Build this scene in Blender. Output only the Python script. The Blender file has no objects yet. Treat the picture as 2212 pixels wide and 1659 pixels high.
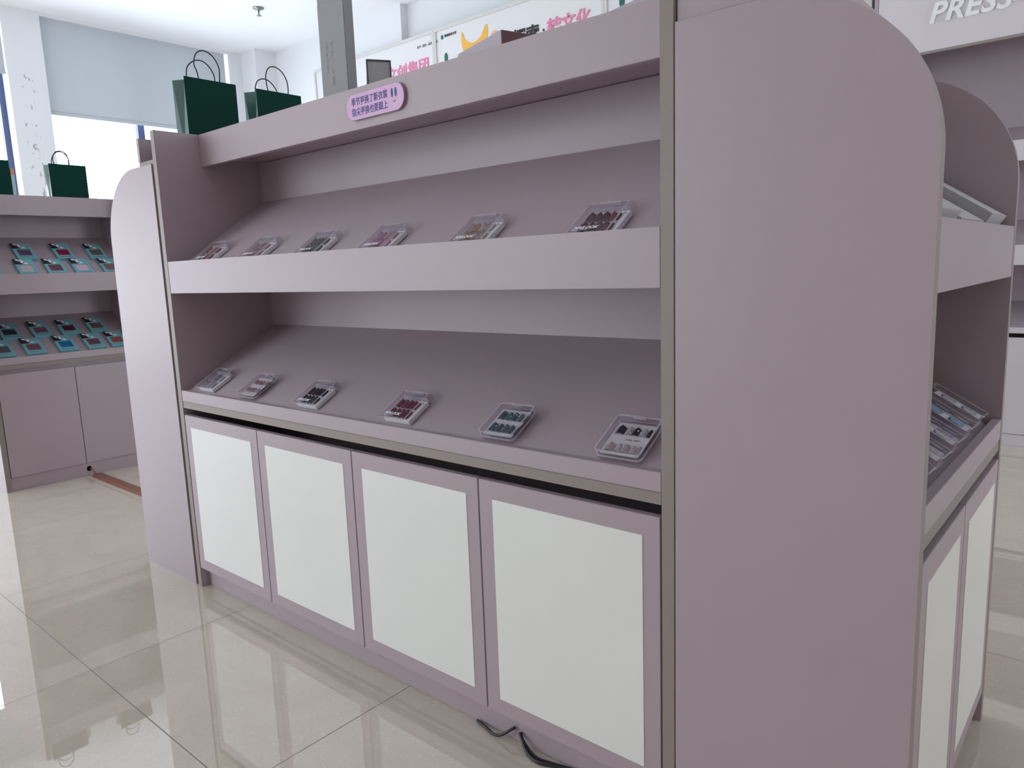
import bpy, bmesh, math, random
from mathutils import Matrix, Vector
random.seed(7)
S = bpy.context.scene
COL = S.collection
PI = math.pi

# ------------------------------------------------------------------ camera
cam = bpy.data.cameras.new('camera')
cam.sensor_width = 36.0
cam.lens = 1585.73 * 36.0 / 2212.0
cam.clip_start = 0.02
cam.clip_end = 200
camo = bpy.data.objects.new('camera', cam)
COL.objects.link(camo)
_X = Vector((0.7589427, 0.65016858, -0.03587195))
_U = Vector((-0.07475248, 0.14171916, 0.98708041))
_F = Vector((-0.64685241, 0.74645596, -0.15615844))
_m = Matrix((_X, _U, -_F)).transposed().to_4x4()
_m.translation = (2.54109, -1.15079, 1.1)
camo.matrix_world = _m
S.camera = camo

# ------------------------------------------------------------------ world, exposure
W = bpy.data.worlds.new('world')
S.world = W
W.use_nodes = True
bg = W.node_tree.nodes['Background']
bg.inputs['Color'].default_value = (0.86, 0.93, 1.0, 1)
bg.inputs['Strength'].default_value = 6.25
S.view_settings.view_transform = 'Standard'
S.view_settings.look = 'None'
S.view_settings.gamma = 1.0
S.view_settings.exposure = 0.0
S.view_settings.use_curve_mapping = False
S.cycles.use_denoising = True
S.cycles.max_bounces = 10
S.cycles.diffuse_bounces = 6
S.cycles.transparent_max_bounces = 16
S.cycles.caustics_reflective = False
S.cycles.caustics_refractive = False
S.cycles.sample_clamp_indirect = 4.0

# room numbers (metres)
XW, XE = -5.86, 5.4          # window wall, right wall
YN, YS = 4.10, -5.2          # back wall, wall behind the camera
ZC = 3.73
GX = -6.06                   # glass plane of the left windows
WINS = [(1.70, 3.66), (-0.55, 1.37), (-2.80, -0.88), (-5.05, -3.13)]
FRONT = (-5.0, -1.6)         # assumed unseen opening behind the camera, sized to light the front faces


def portal(loc, rot, sx, sy):
    l = bpy.data.lights.new('window_daylight', 'AREA')
    l.shape = 'RECTANGLE'
    l.size, l.size_y = sx, sy
    l.cycles.is_portal = True
    o = bpy.data.objects.new('window_daylight', l)
    o.location = loc
    o.rotation_euler = rot
    COL.objects.link(o)


for a, b in WINS:
    portal((GX - .06, (a + b) / 2, 1.95), (0, -PI / 2, 0), 3.5, b - a)
portal(((FRONT[0] + FRONT[1]) / 2, YS - .2, 1.7), (PI / 2, 0, 0), FRONT[1] - FRONT[0], 3.0)  # portal of the assumed opening behind the camera
portal((XE + .2, 2.9, 1.75), (0, PI / 2, 0), 2.6, 1.6)  # portal of an unseen right-wall opening added to light the wall display

# ------------------------------------------------------------------ materials
MATS = {}


def mat(name, col, rough=.5, spec=.5, metal=0., noise=0., nscale=8., bump=0., bscale=200., coat=0., alpha=1.):
    m = bpy.data.materials.new(name)
    m.use_nodes = True
    nt = m.node_tree
    p = nt.nodes['Principled BSDF']
    p.inputs['Base Color'].default_value = (*col, 1)
    p.inputs['Roughness'].default_value = rough
    p.inputs['Specular IOR Level'].default_value = spec
    p.inputs['Metallic'].default_value = metal
    p.inputs['Coat Weight'].default_value = coat
    p.inputs['Alpha'].default_value = alpha
    if noise or bump:
        tc = nt.nodes.new('ShaderNodeTexCoord')
    if noise:
        n = nt.nodes.new('ShaderNodeTexNoise')
        n.inputs['Scale'].default_value = nscale
        n.inputs['Detail'].default_value = 5
        nt.links.new(tc.outputs['Object'], n.inputs['Vector'])
        mx = nt.nodes.new('ShaderNodeMix')
        mx.data_type = 'RGBA'
        mx.inputs[6].default_value = (*[max(0, c * (1 - noise)) for c in col], 1)
        mx.inputs[7].default_value = (*[min(1, c * (1 + noise)) for c in col], 1)
        nt.links.new(n.outputs['Fac'], mx.inputs[0])
        nt.links.new(mx.outputs[2], p.inputs['Base Color'])
    if bump:
        n2 = nt.nodes.new('ShaderNodeTexNoise')
        n2.inputs['Scale'].default_value = bscale
        nt.links.new(tc.outputs['Object'], n2.inputs['Vector'])
        b = nt.nodes.new('ShaderNodeBump')
        b.inputs['Strength'].default_value = bump
        b.inputs['Distance'].default_value = .001
        nt.links.new(n2.outputs['Fac'], b.inputs['Height'])
        nt.links.new(b.outputs['Normal'], p.inputs['Normal'])
    MATS[name] = m
    return m


def laminate(name, col, rough=.42, specks=True):
    """melamine board: faint mottling plus small dark knocks and dirt specks"""
    m = mat(name, col, rough, .5)
    nt = m.node_tree
    p = nt.nodes['Principled BSDF']
    tc = nt.nodes.new('ShaderNodeTexCoord')
    n = nt.nodes.new('ShaderNodeTexNoise')
    n.inputs['Scale'].default_value = 3.5
    n.inputs['Detail'].default_value = 6
    nt.links.new(tc.outputs['Object'], n.inputs['Vector'])
    mx = nt.nodes.new('ShaderNodeMix'); mx.data_type = 'RGBA'
    mx.inputs[6].default_value = (*[c * .96 for c in col], 1)
    mx.inputs[7].default_value = (*[min(1, c * 1.04) for c in col], 1)
    nt.links.new(n.outputs['Fac'], mx.inputs[0])
    v = nt.nodes.new('ShaderNodeTexVoronoi')
    v.inputs['Scale'].default_value = 7.0
    v.inputs['Randomness'].default_value = 1.0
    nt.links.new(tc.outputs['Object'], v.inputs['Vector'])
    r = nt.nodes.new('ShaderNodeMath'); r.operation = 'LESS_THAN'
    r.inputs[1].default_value = .018 if specks else 0.0
    nt.links.new(v.outputs['Distance'], r.inputs[0])
    f = nt.nodes.new('ShaderNodeMath'); f.operation = 'MULTIPLY'
    f.inputs[1].default_value = .55
    nt.links.new(r.outputs[0], f.inputs[0])
    m2 = nt.nodes.new('ShaderNodeMix'); m2.data_type = 'RGBA'
    nt.links.new(f.outputs[0], m2.inputs[0])
    nt.links.new(mx.outputs[2], m2.inputs[6])
    m2.inputs[7].default_value = (.10, .08, .08, 1)
    nt.links.new(m2.outputs[2], p.inputs['Base Color'])
    return m


M_LAM = laminate('lilac_laminate', (.415, .338, .378))
M_EDGE = laminate('beige_edging', (.285, .238, .222), .5, False)
M_WHITE = laminate('white_door_panel', (.80, .815, .80), .38)
M_WALL = mat('white_wall_paint', (.74, .76, .79), .7, .3, noise=.02, nscale=2)
M_WARM = mat('warm_wall_paint', (.82, .76, .70), .7, .3, noise=.02, nscale=2)  # for unseen walls, tinted to bounce warm light onto the right side
M_CEIL = mat('white_ceiling_paint', (.86, .88, .91), .8, .2, noise=.015, nscale=1)
M_FRAME = mat('navy_window_frame', (.06, .085, .20), .4, .5)
M_FRAME2 = mat('pale_window_jamb', (.50, .58, .75), .5)
M_SIGNW = mat('white_letter', (.86, .86, .90), .35)
M_PLATE = mat('pink_plate', (.66, .40, .66), .3, .5, noise=.06, nscale=14)
M_PLATEB = mat('acrylic_plate_back', (.28, .24, .27), .3)
M_NAVY = mat('navy_print', (.03, .04, .22), .5)
M_PRINTW = mat('white_print', (.85, .87, .92), .5)
M_BLACK = mat('black_print', (.015, .015, .018), .5)
M_GREYP = mat('grey_print', (.35, .35, .36), .6)
M_GREEN = mat('green_paper', (.002, .042, .032), .65, .12, bump=.15, bscale=300)
M_GUSSET = mat('green_paper_sheen', (.012, .085, .075), .28, .8, coat=.5)  # glossier bag green, lightened to put the light on the gussets into it
M_CORD = mat('black_cord', (.012, .012, .02), .6)
M_GREYBOX = mat('grey_card', (.27, .27, .285), .5, .4, noise=.03)
M_TEAL = mat('teal_card', (.19, .43, .50), .5, .4, noise=.04)
M_TEALD = mat('teal_print', (.02, .13, .17), .5)
M_BROWN = mat('brown_plastic', (.21, .085, .055), .35, .5, noise=.1, nscale=20)
M_CABLE = mat('black_cable', (.012, .008, .012), .45)
M_WCARD = mat('white_card', (.72, .73, .76), .45, .4)
M_DULLW = mat('matt_white_carton', (.46, .46, .48), .6, .3)
M_LAM_LIT = laminate('pale_lilac_laminate', (.66, .62, .66))  # lilac laminate lightened: brighter light on the wall display put into its colour
M_WPLAS = mat('white_plastic', (.74, .75, .80), .3, .5)
M_METAL = mat('brass_grey_metal', (.25, .27, .27), .35, .5, 1.)
M_POST = mat('poster_sheet', (.72, .72, .74), .5, .4, noise=.01)
M_POSTF = mat('poster_frame', (.62, .62, .60), .45)
M_PINK = mat('pink_print', (.70, .22, .38), .5)
M_ORANGE = mat('orange_print', (.78, .42, .06), .5, noise=.25, nscale=3)
M_SKINP = mat('peach_print', (.75, .42, .30), .5)
M_DGREEN = mat('dark_green_print', (.01, .12, .09), .5)
M_DARKRED = mat('maroon_card', (.13, .045, .055), .5)
M_BLUEBOX = mat('lilac_card', (.42, .38, .43), .5)
M_DARK = mat('dark_gap', (.02, .015, .018), .8)
M_CRYSTAL = mat('crystal_stone', (.75, .72, .78), .12, .9, metal=.6)
M_CUT = mat('shadow_black', (.006, .006, .007), .9, .1)

# clear plastic: mostly see-through, reflective, faint grey body
def clear(name, tint, body, rough=.04):
    m = bpy.data.materials.new(name); m.use_nodes = True
    nt = m.node_tree; nt.nodes.clear()
    out = nt.nodes.new('ShaderNodeOutputMaterial')
    tr = nt.nodes.new('ShaderNodeBsdfTransparent'); tr.inputs[0].default_value = (*tint, 1)
    gl = nt.nodes.new('ShaderNodeBsdfGlossy'); gl.inputs['Roughness'].default_value = rough
    df = nt.nodes.new('ShaderNodeBsdfDiffuse'); df.inputs[0].default_value = (.92, .90, .95, 1)
    fr = nt.nodes.new('ShaderNodeFresnel'); fr.inputs[0].default_value = 1.5
    m1 = nt.nodes.new('ShaderNodeMixShader'); m1.inputs[0].default_value = body
    m2 = nt.nodes.new('ShaderNodeMixShader')
    nt.links.new(tr.outputs[0], m1.inputs[1]); nt.links.new(df.outputs[0], m1.inputs[2])
    ge = nt.nodes.new('ShaderNodeNewGeometry')
    iv = nt.nodes.new('ShaderNodeMath'); iv.operation = 'SUBTRACT'; iv.inputs[0].default_value = 1.0
    mu = nt.nodes.new('ShaderNodeMath'); mu.operation = 'MULTIPLY'
    nt.links.new(ge.outputs['Backfacing'], iv.inputs[1])
    nt.links.new(iv.outputs[0], mu.inputs[0]); nt.links.new(fr.outputs[0], mu.inputs[1])
    nt.links.new(mu.outputs[0], m2.inputs[0])
    nt.links.new(m1.outputs[0], m2.inputs[1]); nt.links.new(gl.outputs[0], m2.inputs[2])
    nt.links.new(m2.outputs[0], out.inputs[0])
    return m


M_CLEAR = clear('clear_plastic', (.95, .94, .96), .015)
M_RIM = clear('clear_plastic_edge', (.90, .89, .93), .30)
M_GLASS = clear('window_glass', (.97, .98, .99), .0, .0)

# blind fabric lets daylight through
m = bpy.data.materials.new('roller_blind_fabric'); m.use_nodes = True
nt = m.node_tree; nt.nodes.clear()
out = nt.nodes.new('ShaderNodeOutputMaterial')
df = nt.nodes.new('ShaderNodeBsdfDiffuse'); df.inputs[0].default_value = (.56, .58, .60, 1)
tl = nt.nodes.new('ShaderNodeBsdfTranslucent'); tl.inputs[0].default_value = (.50, .54, .58, 1)
mx = nt.nodes.new('ShaderNodeMixShader'); mx.inputs[0].default_value = .30
nt.links.new(df.outputs[0], mx.inputs[1]); nt.links.new(tl.outputs[0], mx.inputs[2]); nt.links.new(mx.outputs[0], out.inputs[0])
M_BLIND = m

# polished porcelain floor tiles
m = bpy.data.materials.new('polished_floor_tile'); m.use_nodes = True
nt = m.node_tree
p = nt.nodes['Principled BSDF']
p.inputs['Roughness'].default_value = .012
p.inputs['IOR'].default_value = 2.25
geo = nt.nodes.new('ShaderNodeNewGeometry')
sep = nt.nodes.new('ShaderNodeSeparateXYZ'); nt.links.new(geo.outputs['Position'], sep.inputs[0])


def mth(op, a, b=None, **k):
    n = nt.nodes.new('ShaderNodeMath'); n.operation = op
    for i, v in enumerate((a, b)):
        if v is None: continue
        if isinstance(v, (int, float)): n.inputs[i].default_value = v
        else: nt.links.new(v, n.inputs[i])
    return n.outputs[0]


def lineat(c, off):
    q = mth('DIVIDE', mth('SUBTRACT', c, off), .8)
    f = mth('SUBTRACT', q, mth('FLOOR', q))
    d = mth('MINIMUM', f, mth('SUBTRACT', 1.0, f))
    return mth('LESS_THAN', d, .0017), mth('FLOOR', q)


lx, ix = lineat(sep.outputs['X'], .317)
ly, iy = lineat(sep.outputs['Y'], -.4775)
grout = mth('MAXIMUM', lx, ly)
cell = mth('ADD', mth('MULTIPLY', ix, 13.7), mth('MULTIPLY', iy, 7.3))
cmb = nt.nodes.new('ShaderNodeCombineXYZ')
nt.links.new(mth('ADD', mth('MULTIPLY', sep.outputs['X'], 1.0), cell), cmb.inputs[0])
nt.links.new(mth('MULTIPLY', sep.outputs['Y'], 1.5), cmb.inputs[1])
n1 = nt.nodes.new('ShaderNodeTexNoise'); n1.inputs['Scale'].default_value = 4; n1.inputs['Detail'].default_value = 8
n1.inputs['Distortion'].default_value = .8
n2 = nt.nodes.new('ShaderNodeTexNoise'); n2.inputs['Scale'].default_value = 48; n2.inputs['Detail'].default_value = 4
n2.inputs['Distortion'].default_value = 2.6
nt.links.new(cmb.outputs[0], n1.inputs['Vector']); nt.links.new(cmb.outputs[0], n2.inputs['Vector'])
r1 = nt.nodes.new('ShaderNodeValToRGB')
r1.color_ramp.elements[0].position = .3; r1.color_ramp.elements[0].color = (.56, .49, .41, 1)
r1.color_ramp.elements[1].position = .75; r1.color_ramp.elements[1].color = (.62, .555, .475, 1)
nt.links.new(n1.outputs['Fac'], r1.inputs[0])
r2 = nt.nodes.new('ShaderNodeValToRGB')
r2.color_ramp.elements[0].position = .57; r2.color_ramp.elements[0].color = (0, 0, 0, 1)
r2.color_ramp.elements[1].position = .74; r2.color_ramp.elements[1].color = (1, 1, 1, 1)
nt.links.new(n2.outputs['Fac'], r2.inputs[0])
a1 = nt.nodes.new('ShaderNodeMix'); a1.data_type = 'RGBA'
nt.links.new(mth('MULTIPLY', r2.outputs[0], .45), a1.inputs[0]); nt.links.new(r1.outputs[0], a1.inputs[6])
a1.inputs[7].default_value = (.80, .76, .70, 1)
a2 = nt.nodes.new('ShaderNodeMix'); a2.data_type = 'RGBA'
nt.links.new(grout, a2.inputs[0]); nt.links.new(a1.outputs[2], a2.inputs[6])
a2.inputs[7].default_value = (.10, .09, .08, 1)
nt.links.new(a2.outputs[2], p.inputs['Base Color'])
nt.links.new(mth('ADD', mth('MULTIPLY', grout, .5), .012), p.inputs['Roughness'])
M_FLOOR = m


# ------------------------------------------------------------------ mesh helpers
def BM():
    return bmesh.new()


def bx(bm, x0, x1, y0, y1, z0, z1, M=None):
    vs = [bm.verts.new(Vector(c) if M is None else M @ Vector(c)) for c in
          [(x0, y0, z0), (x1, y0, z0), (x1, y1, z0), (x0, y1, z0), (x0, y0, z1), (x1, y0, z1), (x1, y1, z1), (x0, y1, z1)]]
    for f in ((3, 2, 1, 0), (4, 5, 6, 7), (0, 1, 5, 4), (1, 2, 6, 5), (2, 3, 7, 6), (3, 0, 4, 7)):
        bm.faces.new([vs[i] for i in f])
    return bm


def poly(bm, pts, ext, M=None):
    """extrude a planar outline (list of 3d pts) by the vector ext"""
    ext = Vector(ext)
    a = [Vector(q) for q in pts]; b = [q + ext for q in a]
    if M is not None: a = [M @ q for q in a]; b = [M @ q for q in b]
    va = [bm.verts.new(q) for q in a]; vb = [bm.verts.new(q) for q in b]
    n = len(va)
    bm.faces.new(va[::-1]); bm.faces.new(vb)
    for i in range(n):
        bm.faces.new((va[i], va[(i + 1) % n], vb[(i + 1) % n], vb[i]))
    return bm


def link(name, bm, m, parent=None, bevel=0., smooth=False, M=None):
    bmesh.ops.recalc_face_normals(bm, faces=bm.faces)
    if bevel:
        bmesh.ops.bevel(bm, geom=list(bm.edges), offset=bevel, segments=2, affect='EDGES', clamp_overlap=True)
    me = bpy.data.meshes.new(name)
    bm.to_mesh(me); bm.free()
    me.materials.append(m)
    if smooth:
        for q in me.polygons: q.use_smooth = True
    o = bpy.data.objects.new(name, me)
    COL.objects.link(o)
    if parent is not None: o.parent = parent
    if M is not None: o.matrix_local = M
    return o


def slab(name, x0, x1, y0, y1, z0, z1, m, parent=None, bevel=.0008):
    return link(name, bx(BM(), x0, x1, y0, y1, z0, z1), m, parent, bevel)


def tag(o, label=None, cat=None, group=None, kind=None):
    if label: o['label'] = label
    if cat: o['category'] = cat
    if group: o['group'] = group
    if kind: o['kind'] = kind
    return o


def thing(name, label, cat, loc=(0, 0, 0), rz=0, group=None, M=None):
    o = bpy.data.objects.new(name, None)
    o.empty_display_size = .05
    COL.objects.link(o)
    if M is not None: o.matrix_world = M
    else:
        o.location = loc; o.rotation_euler = (0, 0, rz)
    return tag(o, label, cat, group)


def struct(name, bm, m, bevel=0):
    return tag(link(name, bm, m, None, bevel), kind='structure')


def dup(o, parent=None):
    c = o.copy(); COL.objects.link(c)
    if parent is not None: c.parent = parent
    for ch in list(o.children): dup(ch, c)
    return c


def tube(name, pts, r, m, parent=None, cyclic=False, seg=8):
    """smooth tube through pts (Catmull-Rom)"""
    P = [Vector(q) for q in pts]; path = []
    n = len(P)
    for i in range(n - 1):
        p0 = P[max(i - 1, 0)]; p1 = P[i]; p2 = P[i + 1]; p3 = P[min(i + 2, n - 1)]
        for k in range(5):
            t = k / 5
            path.append(.5 * ((2 * p1) + (p2 - p0) * t + (2 * p0 - 5 * p1 + 4 * p2 - p3) * t * t + (3 * p1 - p0 - 3 * p2 + p3) * t ** 3))
    path.append(P[-1])
    bm = BM(); rings = []
    up = Vector((0.13, .31, .94)).normalized()
    for i, q in enumerate(path):
        d = (path[min(i + 1, len(path) - 1)] - path[max(i - 1, 0)]).normalized()
        s = d.cross(up)
        if s.length < .1: s = d.cross(Vector((1, 0, 0)))
        s.normalize(); u = s.cross(d).normalized(); up = u
        rings.append([bm.verts.new(q + r * (math.cos(a) * s + math.sin(a) * u)) for a in [2 * PI * k / seg for k in range(seg)]])
    for a, b in zip(rings, rings[1:]):
        for k in range(seg): bm.faces.new((a[k], a[(k + 1) % seg], b[(k + 1) % seg], b[k]))
    bm.faces.new(rings[0]); bm.faces.new(rings[-1])
    return link(name, bm, m, parent, smooth=True)


def text(name, body, size, M, m, parent=None, extrude=.0004, shear=0., align='LEFT', offset=0., spacing=1., xs=1.):
    cu = bpy.data.curves.new(name, 'FONT')
    cu.body = body; cu.size = size; cu.extrude = extrude; cu.shear = shear
    cu.align_x = align; cu.offset = offset; cu.space_character = spacing
    cu.resolution_u = 3
    t = bpy.data.objects.new(name, cu); COL.objects.link(t)
    dg = bpy.context.evaluated_depsgraph_get()
    me = bpy.data.meshes.new_from_object(t.evaluated_get(dg))
    bpy.data.objects.remove(t); bpy.data.curves.remove(cu)
    me.name = name
    me.transform(Matrix.Diagonal((xs, 1, 1, 1)))
    me.materials.clear(); me.materials.append(m)
    o = bpy.data.objects.new(name, me); COL.objects.link(o)
    if parent is not None: o.parent = parent
    o.matrix_local = M
    return o


RX90 = Matrix.Rotation(PI / 2, 4, 'X')
TR = Matrix.Translation


def disc_pts(cx, cz, rx, rz, n=16, y=0, rot=0):
    out = []
    for k in range(n):
        a = 2 * PI * k / n
        u, w = rx * math.cos(a), rz * math.sin(a)
        out.append((cx + u * math.cos(rot) - w * math.sin(rot), y, cz + u * math.sin(rot) + w * math.cos(rot)))
    return out


# ------------------------------------------------------------------ the room
struct('floor', bx(BM(), XW - .4, XE + .4, YS - .4, YN + .5, -.08, 0), M_FLOOR)
struct('ceiling', bx(BM(), XW - .4, XE + .4, YS - .4, YN + .5, ZC, ZC + .1), M_CEIL)
bm = BM()                                             # window wall with openings, piers between
ys = [YS - .3] + [v for ab in sorted(WINS) for v in ab] + [YN + .3]
for i in range(0, len(ys), 2): bx(bm, GX - .12, XW, ys[i], ys[i + 1], 0, ZC)
for a, b in WINS:
    bx(bm, GX - .12, XW, a, b, 0, .12); bx(bm, GX - .12, XW, a, b, ZC - .035, ZC)
M_SCUFF = mat('scuffed_white_wall_paint', (.74, .76, .79), .7, .3)
nt = M_SCUFF.node_tree
p = nt.nodes['Principled BSDF']
geo = nt.nodes.new('ShaderNodeNewGeometry')
sep = nt.nodes.new('ShaderNodeSeparateXYZ'); nt.links.new(geo.outputs['Position'], sep.inputs[0])
ns = nt.nodes.new('ShaderNodeTexNoise'); ns.inputs['Scale'].default_value = 16; ns.inputs['Detail'].default_value = 4
mp = nt.nodes.new('ShaderNodeMapping'); mp.inputs['Scale'].default_value = (1, 1.6, .7)
nt.links.new(geo.outputs['Position'], mp.inputs[0]); nt.links.new(mp.outputs[0], ns.inputs['Vector'])
near = mth('LESS_THAN', mth('ABSOLUTE', mth('SUBTRACT', sep.outputs['Y'], 1.52)), .06)
low = mth('LESS_THAN', sep.outputs['Z'], 3.15)
mk = mth('MULTIPLY', mth('MULTIPLY', near, low), mth('GREATER_THAN', ns.outputs['Fac'], .63))
mxs = nt.nodes.new('ShaderNodeMix'); mxs.data_type = 'RGBA'
nt.links.new(mth('MULTIPLY', mk, .6), mxs.inputs[0])
mxs.inputs[6].default_value = (.74, .76, .79, 1); mxs.inputs[7].default_value = (.22, .22, .24, 1)
nt.links.new(mxs.outputs[2], p.inputs['Base Color'])
struct('wall_left', bm, M_SCUFF)
bm = BM()
bx(bm, XW - .1, -3.30, YN, YN + .3, 0, ZC)
bx(bm, -3.30, XE + .3, YN + .09, YN + .39, 0, ZC)
struct('wall_back', bm, M_WALL)
struct('trim_1', bx(BM(), XW, -5.55, 3.83, YN, 0, ZC), M_WALL)       # corner pillar
bm = BM()
bx(bm, XW - .3, FRONT[0], YS - .25, YS, 0, ZC); bx(bm, FRONT[1], XE + .3, YS - .25, YS, 0, ZC)
bx(bm, FRONT[0], FRONT[1], YS - .25, YS, 3.2, ZC); bx(bm, FRONT[0], FRONT[1], YS - .25, YS, 0, .2)
struct('wall_front', bm, M_WARM)
bm = bx(BM(), XE, XE + .25, YS - .2, 2.2, 0, ZC)
bx(bm, XE, XE + .25, 3.65, YN + .3, 0, ZC); bx(bm, XE, XE + .25, 2.2, 3.65, 3.0, ZC); bx(bm, XE, XE + .25, 2.2, 3.65, 0, .5)  # unseen opening, added to let light onto the wall display
struct('wall_right', bm, M_WARM)

for i, (a, b) in enumerate(WINS):
    w = bpy.data.objects.new('window_%d' % (i + 1), None); COL.objects.link(w)
    tag(w, kind='structure')
    bm = BM()
    bx(bm, GX - .03, GX + .03, a, a + .05, .12, ZC); bx(bm, GX - .03, GX + .03, b - .05, b, .12, ZC)
    mid = a + (b - a) * .48
    bx(bm, GX - .03, GX + .03, mid - .035, mid + .035, .12, ZC)
    bx(bm, GX - .03, GX + .03, a, b, .12, .18); bx(bm, GX - .03, GX + .03, a, b, ZC - .06, ZC)
    link('window_frame', bm, M_FRAME, w)
    link('pane', bx(BM(), GX - .004, GX + .004, a + .04, b - .04, .16, ZC - .05), M_GLASS, w)

blinds = [(1.70, 3.625, 2.775), (-0.53, 1.36, 3.10), (-2.78, -.9, 2.1), (-5.0, -3.15, 1.6)]  # last two are out of view, lowered to dim the left side
names = ['grey roller blind drawn a third down over the window nearest the corner',
         'grey roller blind rolled higher in the window left of the scratched pier',
         'grey roller blind in the third window from the corner',
         'grey roller blind in the window furthest from the corner']
for (a, b, z), lb in zip(blinds, names):
    r = thing('roller_blind', lb, 'blind', (XW - .03, a, z), group='roller blinds in the window wall')
    link('blind_fabric', bx(BM(), -.0008, .0008, .006, b - a, .03, ZC - z - .01), M_BLIND, r)
    link('bottom_bar', bx(BM(), -.008, .008, .0, b - a, 0, .035), M_BLIND, r, .004)
    bm = BM()
    for k in range(60):
        zz = -.02 - k * .028
        bmesh.ops.create_icosphere(bm, subdivisions=1, radius=.0065, matrix=TR((.012, .004, zz)))
    link('pull_chain', bm, M_FRAME2, r)

# ceiling sprinkler
sp = thing('sprinkler_head', 'small metal fire sprinkler hanging from the ceiling left of the tall carton', 'sprinkler', (-4.342, 3.168, ZC))
def lathe(name, prof, m, parent, seg=24):
    bm = BM(); rings = []
    for r, z in prof: rings.append([bm.verts.new((r * math.cos(2 * PI * k / seg), r * math.sin(2 * PI * k / seg), z)) for k in range(seg)])
    for a, b in zip(rings, rings[1:]):
        for k in range(seg): bm.faces.new((a[k], a[(k + 1) % seg], b[(k + 1) % seg], b[k]))
    bm.faces.new(rings[0]); bm.faces.new(rings[-1])
    return link(name, bm, m, parent, smooth=True)
lathe('escutcheon', [(.002, 0), (.055, -.001), (.050, -.008), (.014, -.016), (.012, -.03), (.008, -.033)], M_METAL, sp)
lathe('deflector', [(.007, -.03), (.006, -.066), (.008, -.068), (.024, -.071), (.024, -.074), (.002, -.076)], M_METAL, sp)

# ------------------------------------------------------------------ poster band on the back wall
PY = 4.05
edges = [-4.73, -2.785, -.86, 1.00]
plab = ['white poster panel with a pink slogan, leftmost on the back wall',
        'white poster panel with black and pink slogan and an orange figure',
        'white poster panel with small green mark, right of the orange figure poster']
posters = []
for i in range(3):
    a, b = edges[i], edges[i + 1]
    t = thing('wall_poster', plab[i], 'poster', (a, PY, 2.30), group='poster panels on the back wall')
    w = b - a
    link('poster_sheet', bx(BM(), .02, w - .02, .0, .03, .02, 1.035), M_POST, t)
    bm = BM()
    bx(bm, 0, w, -.012, .035, 1.03, 1.06); bx(bm, 0, w, -.012, .035, 0, .03)
    bx(bm, 0, .028, -.012, .035, 0.03, 1.03); bx(bm, w - .028, w, -.012, .035, .03, 1.03)
    link('poster_frame', bm, M_POSTF, t, .002)
    posters.append(t)


def ptext(i, body, size, x, z, m, **k):
    return text('lettering', body, size, TR((x - edges[i], -.003, z - 2.30)) @ RX90, m, posters[i], extrude=.002, **k)


ptext(0, '文创集团', .158, -3.50, 3.005, M_PINK, offset=.003)
ptext(0, '设计 · 服务 · 品牌 · 创意', .028, -3.03, 3.238, M_GREYP)
ptext(1, '探索', .148, -1.81, 3.005, M_BLACK, offset=.004)
ptext(1, '，', .12, -1.50, 3.045, M_BLACK)
ptext(1, '转文化', .148, -1.435, 3.01, M_PINK, offset=.004)
ptext(1, '职业技术大学', .026, -2.645, 3.262, M_BLACK)
bm = BM()
poly(bm, [(x - edges[1], -.004, z - 2.3) for x, y_, z in disc_pts(-2.678, 3.268, .016, .020, 16)], (0, .004, 0))
link('logo_mark', bm, M_DGREEN, posters[1])
U_ = [(-2.424, 3.256), (-2.407, 3.244), (-2.387, 3.188), (-2.342, 3.154), (-2.296, 3.136), (-2.25, 3.138), (-2.179, 3.174),
      (-2.129, 3.249), (-2.107, 3.256), (-2.097, 3.215), (-2.106, 3.14), (-2.18, 3.06), (-2.26, 3.02), (-2.34, 3.03), (-2.405, 3.08), (-2.43, 3.17)]
bm = poly(BM(), [(x - edges[1], -.004, z - 2.3) for x, z in U_], (0, .004, 0))
link('orange_figure', bm, M_ORANGE, posters[1])
bm = poly(BM(), [(x - edges[1], -.004, z - 2.3) for x, _, z in disc_pts(-2.02, 3.10, .06, .085, 20)], (0, .004, 0))
link('peach_shape', bm, M_SKINP, posters[1])
bm = poly(BM(), [(x - edges[1], -.004, z - 2.3) for x, _, z in disc_pts(-2.637, 3.08, .022, .042, 16)], (0, .004, 0))
link('green_mark', bm, M_DGREEN, posters[1])
bm = poly(BM(), [(x - edges[2], -.004, z - 2.3) for x, _, z in disc_pts(-.70, 3.10, .024, .05, 16)], (0, .004, 0))
link('green_mark', bm, M_DGREEN, posters[2])

# ------------------------------------------------------------------ shelf furniture
# shared heights of the furniture range
ZT, ZE = 1.59, 1.4865


def sloped(name, x0, x1, y0, z0, y1, z1, t, m, parent):
    """tilted board between (y0,z0) and (y1,z1), t thick below its top face"""
    return link(name, poly(BM(), [(x0, y0, z0), (x0, y1, z1), (x0, y1, z1 - t), (x0, y0, z0 - t)], (x1 - x0, 0, 0)), m, parent)


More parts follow.
